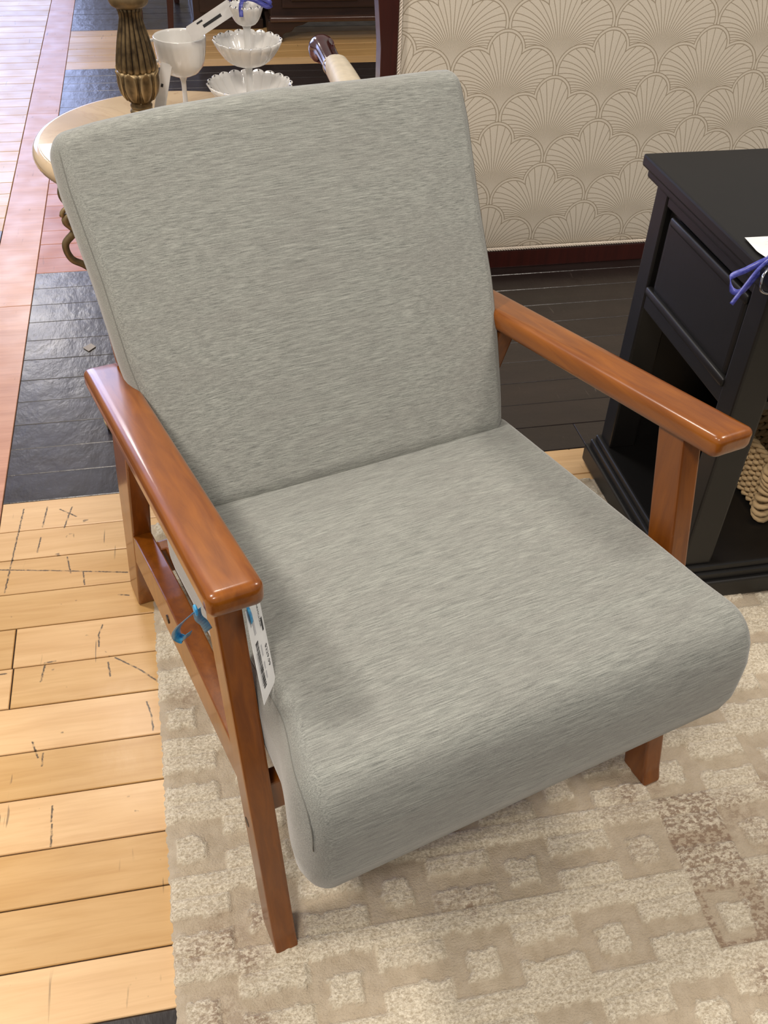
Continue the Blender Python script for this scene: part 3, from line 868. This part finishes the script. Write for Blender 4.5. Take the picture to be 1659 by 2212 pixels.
for k in range(3):
    a = radians(192 + 120 * k); ca, sa = cos(a), sin(a)
    P = [(r * ca, r * sa, z) for r, z in ((.195, .560), (.215, .520), (.200, .488), (.218, .470), (.206, .448), (.226, .425), (.220, .395), (.195, .375), (.160, .33), (.12, .24), (.10, .15), (.14, .06), (.20, .018), (.215, .012))]
    def rf(t): return .0095 - .003 * sin(pi * t) + (.004 if t > .95 else 0)
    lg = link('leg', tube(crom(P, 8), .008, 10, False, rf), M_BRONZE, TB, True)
    sc = [((.205 + .018 * cos(q)) * ca, (.205 + .018 * cos(q)) * sa, .478 + .016 * sin(q)) for q in [i * .4 for i in range(13)]]
    link('scroll', tube(sc, .0045, 8), M_BRONZE, lg, True)
link('shelf_ring', lathe([(.09, .20), (.105, .205), (.09, .21)], 40), M_BRONZE, TB, True)

# flat white patch following the left rim
cm = []
for k in range(14):
    a = radians(186 + 28 * k / 13); cm.append((TX + .237 * cos(a), TY + .237 * sin(a)))
poly = [(-.17, 1.778)] + cm + [(-.14, cm[-1][1])]
wc = link('white_patch', prism([(x, y) for x, y in poly], TZ + .0002, TZ + .0022, 'z'), M_PAPER)
tag(wc, 'flat bright white patch on the left rim of the round marble table', 'mat')

# ------------------------------------------------------------------ bronze lamp
LM = thing('table_lamp', 'antique bronze lamp base with fluted body and leaf collar on the marble table', 'lamp', (-.055, 1.83, TZ))
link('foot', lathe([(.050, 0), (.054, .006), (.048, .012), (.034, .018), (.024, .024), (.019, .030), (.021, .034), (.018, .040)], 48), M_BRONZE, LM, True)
link('neck_ring', lathe([(.016, .038), (.019, .041), (.0195, .045), (.017, .049), (.019, .052)], 40), M_BRONZE, LM, True)
def leafmod(j, r, z, a):
    f = (z - .050) / .055
    k = abs(((a / (2 * pi) * 8) % 1) - .5) * 2
    return r * (1 - .10 * (k ** 6)), z
lp = [(.018, .050), (.0255, .057), (.0310, .066), (.0350, .076), (.0368, .088), (.0366, .098), (.0356, .104), (.030, .106), (.028, .10)]
link('leaf_bulb', lathe(lp, 128, leafmod), M_BRONZE, LM, True)
for k in range(8):
    a = 2 * pi * (k + .5) / 8
    P = []
    V = []; F = []
    for i in range(9):
        f = i / 8; z = .056 + .052 * f; rad = [.0262, .031, .0345, .036, .0372, .0378, .0376, .0376, .0400][i]
        wd_ = .30 * sin(pi * min(1, f * .62 + .16)) * (1 if i < 8 else .45)
        for q in (-1, -.5, 0, .5, 1): V.append((((rad - .0010 * q * q)) * cos(a + q * wd_), (rad - .0010 * q * q) * sin(a + q * wd_), z - .004 * q * q * f))
    for i in range(8):
        for q in range(4): F.append((i * 5 + q, i * 5 + q + 1, i * 5 + q + 6, i * 5 + q + 5))
    me = mesh('leaf', V, F); bm = bmesh.new(); bm.from_mesh(me)
    bmesh.ops.solidify(bm, geom=bm.faces[:], thickness=.0014); bm.to_mesh(me); bm.free()
    link('leaf', fixn(me), M_BRONZE, LM, True)
def flute(j, r, z, a):
    g = abs(sin(a * 9)); return r * (.90 + .12 * g ** .7), z
fp = [(.0300, .102), (.0350, .108), (.0348, .114), (.0335, .124), (.0312, .136), (.0285, .150), (.0250, .164), (.0215, .177), (.0190, .189), (.0195, .198), (.0235, .207)]
link('fluted_body', lathe(fp, 180, flute), M_BRONZE, LM, True)
link('collar', lathe([(.026, .206), (.0305, .209), (.033, .214), (.034, .222), (.030, .230), (.022, .238), (.014, .25), (.012, .30), (.014, .305), (.010, .34)], 48), M_BRONZE, LM, True)
link('shade', lathe([(.12, .36), (.085, .54)], 48, None, False), plain('linen_shade', srgb(226, 214, 190), .9), LM, True)

# ------------------------------------------------------------------ white porcelain
def porcelain():
    t = NT('white_porcelain')
    t.set(Base_Color=t.mix(t.noise(t.coord(), 30, 2), srgb(224, 222, 216), srgb(236, 234, 230)), Roughness=.14, Coat_Weight=.5, Coat_Roughness=.05,
          Subsurface_Weight=.12, Subsurface_Radius=(.004, .004, .004))
    return t.m
M_PORC = porcelain()
CU = thing('goblet', 'white porcelain stemmed cup with swirled sides behind the back of the armchair', 'cup', (.024, 1.905, TZ))
def swirl(j, r, z, a):
    g = abs(sin((a * 12 + (z - .08) * 60))); k = 1 if .078 < z < .134 and j < 12 else 0
    return r * (1 + .018 * k * (g - .5)), z
cp = [(.006, .070), (.018, .071), (.029, .076), (.0375, .086), (.0420, .098), (.0442, .110), (.0458, .124), (.0470, .137), (.0457, .1385), (.044, .134), (.0425, .120), (.039, .102), (.031, .087), (.018, .078), (.002, .075)]
link('bowl', lathe(cp, 120, swirl), M_PORC, CU, True)
link('stem', lathe([(.012, .006), (.007, .012), (.0048, .020), (.0042, .040), (.0046, .060), (.0085, .070), (.012, .074)], 24), M_PORC, CU, True)
link('foot', lathe([(.050, 0), (.052, .003), (.046, .0045), (.020, .005), (.010, .008)], 48), M_PORC, CU, True)
link('handle', tube(crom([(-.043, 0, .132), (-.056, 0, .128), (-.060, -.002, .112), (-.053, -.002, .098), (-.040, 0, .096)], 8), .003, 8, False, None, (1, 1)), M_PORC, CU, True)

def hangtag(name, A, exd, eyd, w_, h_, label, marks, rib=None):
    A = Vector(A); o = thing(name, label, 'tag', A)
    me, n = card('card', A, exd, eyd, w_, h_, .0006, M_PAPER, chamf=w_ * .12)
    sg_ = 1 if (Vector((0, 0, CAMZ)) - A).dot(n) > 0 else -1
    link('card', under(me, o), M_PAPER, o)
    link('printed_mark', under(quads(A, exd, eyd, n, marks, .0007 * sg_), o), M_INK, o)
    return o
# the tag rising from the cup to the stand and the one hanging left of the cup
RV = lambda x, y, z: Vector((x, y, z))
eyA = RV(.118, -.022, .074)
exA = RV(.16, .12, -.30)
t1 = hangtag('paper_tag', (.047, 1.86, .739), (eyA.cross(RV(.1, -.9, .35))).normalized() * -1, eyA, .026, .092, 'white tag slanting from the stemmed cup up to the tiered dish', [(.009, .014, .030, .068), (.019, .022, .022, .034)])
eyB = RV(-.020, .0, -.076); 
t2 = hangtag('paper_tag', (.006, 1.868, .699), eyB.cross(RV(-.1, -1, .3)).normalized(), eyB, .020, .084, 'white tag hanging between the bronze lamp and the stemmed cup', [(.010, .014, .036, .042)])

TR = thing('tiered_dish', 'white three-tier scalloped porcelain dish standing behind the armchair back', 'dish', (.142, 1.86, TZ))
def bowl(r, z, dpt, nl, holes, name):
    n = nl * 12; prof = []
    for i in range(11):
        f = i / 10; prof.append((.006 + (r - .006) * (f ** .72), z - dpt * (1 - f ** 2.0)))
    top = prof[-1]
    inner = [(q[0] - .0022, q[1] + .0016) for q in prof[::-1]]
    allp = prof + inner; npf = len(prof)
    def sc(j, rr_, zz, a):
        jj = j if j < npf else 2 * npf - 1 - j
        f = jj / (npf - 1); k = abs(cos(a * nl / 2))
        return rr_ * (1 - .055 * f * (1 - k ** .55) * 1.5), zz + .0035 * f * f * (k ** .6)
    b = link(name, lathe(allp, n, sc), M_PORC, TR, True)
    V = []; F = []
    for q in range(nl):
        a = 2 * pi * q / nl; rc = r * .955
        c = Vector((rc * cos(a), rc * sin(a), z - dpt * .045 + .0052)); e1 = Vector((-sin(a), cos(a), 0)); e2 = Vector((cos(a), sin(a), .9)).normalized(); nn_ = e1.cross(e2)
        k0 = len(V)
        for s_ in (-1, 1):
            for i in range(8): V.append(c + (e1 * cos(i * pi / 4) + e2 * sin(i * pi / 4)) * .0011 + nn_ * s_ * .0016)
        F += [tuple(range(k0 + 7, k0 - 1, -1)), tuple(range(k0 + 8, k0 + 16))] + [(k0 + i, k0 + (i + 1) % 8, k0 + 8 + (i + 1) % 8, k0 + 8 + i) for i in range(8)]
    if holes:
        ho = link('rim_holes', mesh('holes', V, F), M_INK, b); ho['kind'] = 'stuff'
bowl(.079, .064, .042, 20, True, 'bowl')
bowl(.0625, .138, .040, 18, True, 'bowl')
bowl(.0315, .195, .030, 14, True, 'bowl')
link('foot', lathe([(.035, 0), (.036, .004), (.020, .010), (.012, .024)], 40), M_PORC, TR, True)
link('column', lathe([(.009, .022), (.0075, .045), (.0055, .075), (.0065, .098), (.009, .101), (.0065, .106), (.006, .135), (.0065, .160), (.010, .167), (.006, .17), (.005, .186), (.007, .20), (.002, .206)], 24), M_PORC, TR, True)
RB = thing('ribbon', 'indigo ribbon tied over the top tier of the white dish', 'ribbon', (.142, 1.855, TZ + .205))
link('knot', rbox((.007, .006, .006), (.005, .004, .004), (3, 3, 3), lambda x, y, z: (x - .004, y - .006, z + .006)), M_NAVY, RB, True)
link('loop', strip(crom([(0, -.006, .006), (.016, -.012, .010), (.036, -.016, .004), (.042, -.016, -.003), (.034, -.016, -.005), (.015, -.012, .004), (0, -.006, .006)], 7), .008, .0005, (0, .3, 1)), M_NAVY, RB, True)
link('tail', strip(crom([(-.004, -.008, .006), (-.010, -.020, -.002), (-.011, -.030, -.018)], 6), .007, .0005, (1, 0, .1)), M_NAVY, RB, True)
link('tail', strip(crom([(-.004, -.006, .008), (-.018, -.012, .014), (-.030, -.016, .006)], 6), .007, .0005, (0, .4, 1)), M_NAVY, RB, True)

# ------------------------------------------------------------------ far furniture
FC = thing('sideboard', 'dark wooden sideboard with drawer and bracket feet behind the white tiered dish', 'sideboard', (.44, 4.52, 0))
def Q(me): me.transform(Matrix.Translation((-.44, -4.52, 0))); return me
XF = 1.55
link('body', Q(box(.45, XF, 4.53, 4.98, .10, .95, .004)), M_DARKWOOD, FC)
link('top', Q(box(.42, XF + .03, 4.50, 5.0, .95, .98, .006)), M_DARKWOOD, FC)
link('moulding', Q(rbox((.555, .018, .011), (.004, .008, .007), (4, 2, 3), lambda x, y, z: (.445 + .555 + x, 4.515 + y, .094 + z))), wood_mat('waxed_edge', srgb(60, 36, 26), srgb(84, 54, 40), .25, (6, 60, 60), .6), FC, True)
dw = link('drawer', Q(box(.50, XF - .08, 4.517, 4.531, .135, .33, .004)), M_DARKWOOD, FC)
link('drawer_field', Q(rbox((.145, .006, .07), (.006, .004, .012), (3, 2, 3), lambda x, y, z: (.68 + x, 4.513 + y, .232 + z))), M_DARKWOOD, dw)
link('drawer', Q(box(.50, XF - .08, 4.517, 4.531, .35, .62, .004)), M_DARKWOOD, FC)
for xa, sg_ in ((.437, 1), (XF + .003, -1)):
    po = [(0, 0), (.05, 0), (.062, .012), (.060, .03), (.075, .040), (.10, .044), (.115, .062), (.15, .070), (.18, .084), (0, .086)]
    link('bracket_foot', Q(prism([(xa + sg_ * a, b) for a, b in po], 4.512, 4.535, 'y', .002, 1)), M_DARKWOOD, FC)
    link('bracket_foot', Q(prism([(4.535 + a * .8, b) for a, b in po], xa, xa + sg_ * .022, 'x', .002, 1)), M_DARKWOOD, FC)
    link('rear_foot', Q(box(min(xa, xa + sg_ * .05), max(xa, xa + sg_ * .05), 4.93, 4.98, 0, .10, .003)), M_DARKWOOD, FC)
CB = thing('cabinet', 'low dark wooden cabinet at the top edge behind the stemmed cup', 'cabinet', (.13, 4.74, 0))
link('body', box(.0, .30, .0, .5, .03, .80, .004), M_DARKWOOD, CB)
link('plinth', box(-.006, .306, -.008, .5, 0, .04, .003), M_DARKWOOD, CB)
link('door', box(.03, .27, -.012, .002, .07, .76, .003), M_DARKWOOD, CB)
link('top', box(-.015, .315, -.02, .52, .80, .825, .004), M_DARKWOOD, CB)
DC = thing('dining_chair', 'dark wooden chair whose tapered legs show behind the bronze lamp', 'chair', (-.03, 4.95, 0))
def leg(x, y, dx):
    V = [(x - .012, y - .012, 0), (x + .012, y - .012, 0), (x + .012, y + .012, 0), (x - .012, y + .012, 0)]
    s = .020
    V += [(x + dx - s, y - s, .45), (x + dx + s, y - s, .45), (x + dx + s, y + s, .45), (x + dx - s, y + s, .45)]
    me = fixn(mesh('leg', V, [(0, 1, 2, 3), (7, 6, 5, 4), (0, 1, 5, 4), (1, 2, 6, 5), (2, 3, 7, 6), (3, 0, 4, 7)]))
    bm = bmesh.new(); bm.from_mesh(me); bmesh.ops.bevel(bm, geom=bm.edges[:], offset=.003, segments=2, affect='EDGES'); bm.to_mesh(me); bm.free()
    return me
link('leg', leg(-.072, -.155, .0), M_MAHOG, DC)
link('leg', leg(.056, -.215, .03), M_MAHOG, DC)
link('leg', leg(-.10, .22, 0), M_MAHOG, DC)
link('leg', leg(.10, .24, 0), M_MAHOG, DC)
link('seat', rbox((.115, .24, .025), (.02, .02, .015), (4, 4, 2), lambda x, y, z: (.005 + x, .02 + y, .465 + z)), M_MAHOG, DC, True)
link('backrest', rbox((.11, .015, .16), (.02, .01, .02), (4, 2, 4), lambda x, y, z: (.005 + x, .245 + y, .78 + z)), M_MAHOG, DC, True)
for x in (-.09, .095): link('back_post', box(x - .016, x + .016, .23, .262, .45, .90, .004), M_MAHOG, DC)

# small chip lying on the dark boards
ch = link('paper_chip', prism([(-.270, 2.092), (-.256, 2.074), (-.240, 2.094), (-.252, 2.110)], .0006, .0022, 'z', .0004, 1), plain('grey_chip', srgb(168, 160, 152), .7))
tag(ch, 'tiny grey diamond-shaped chip lying on the dark floorboards', 'debris')
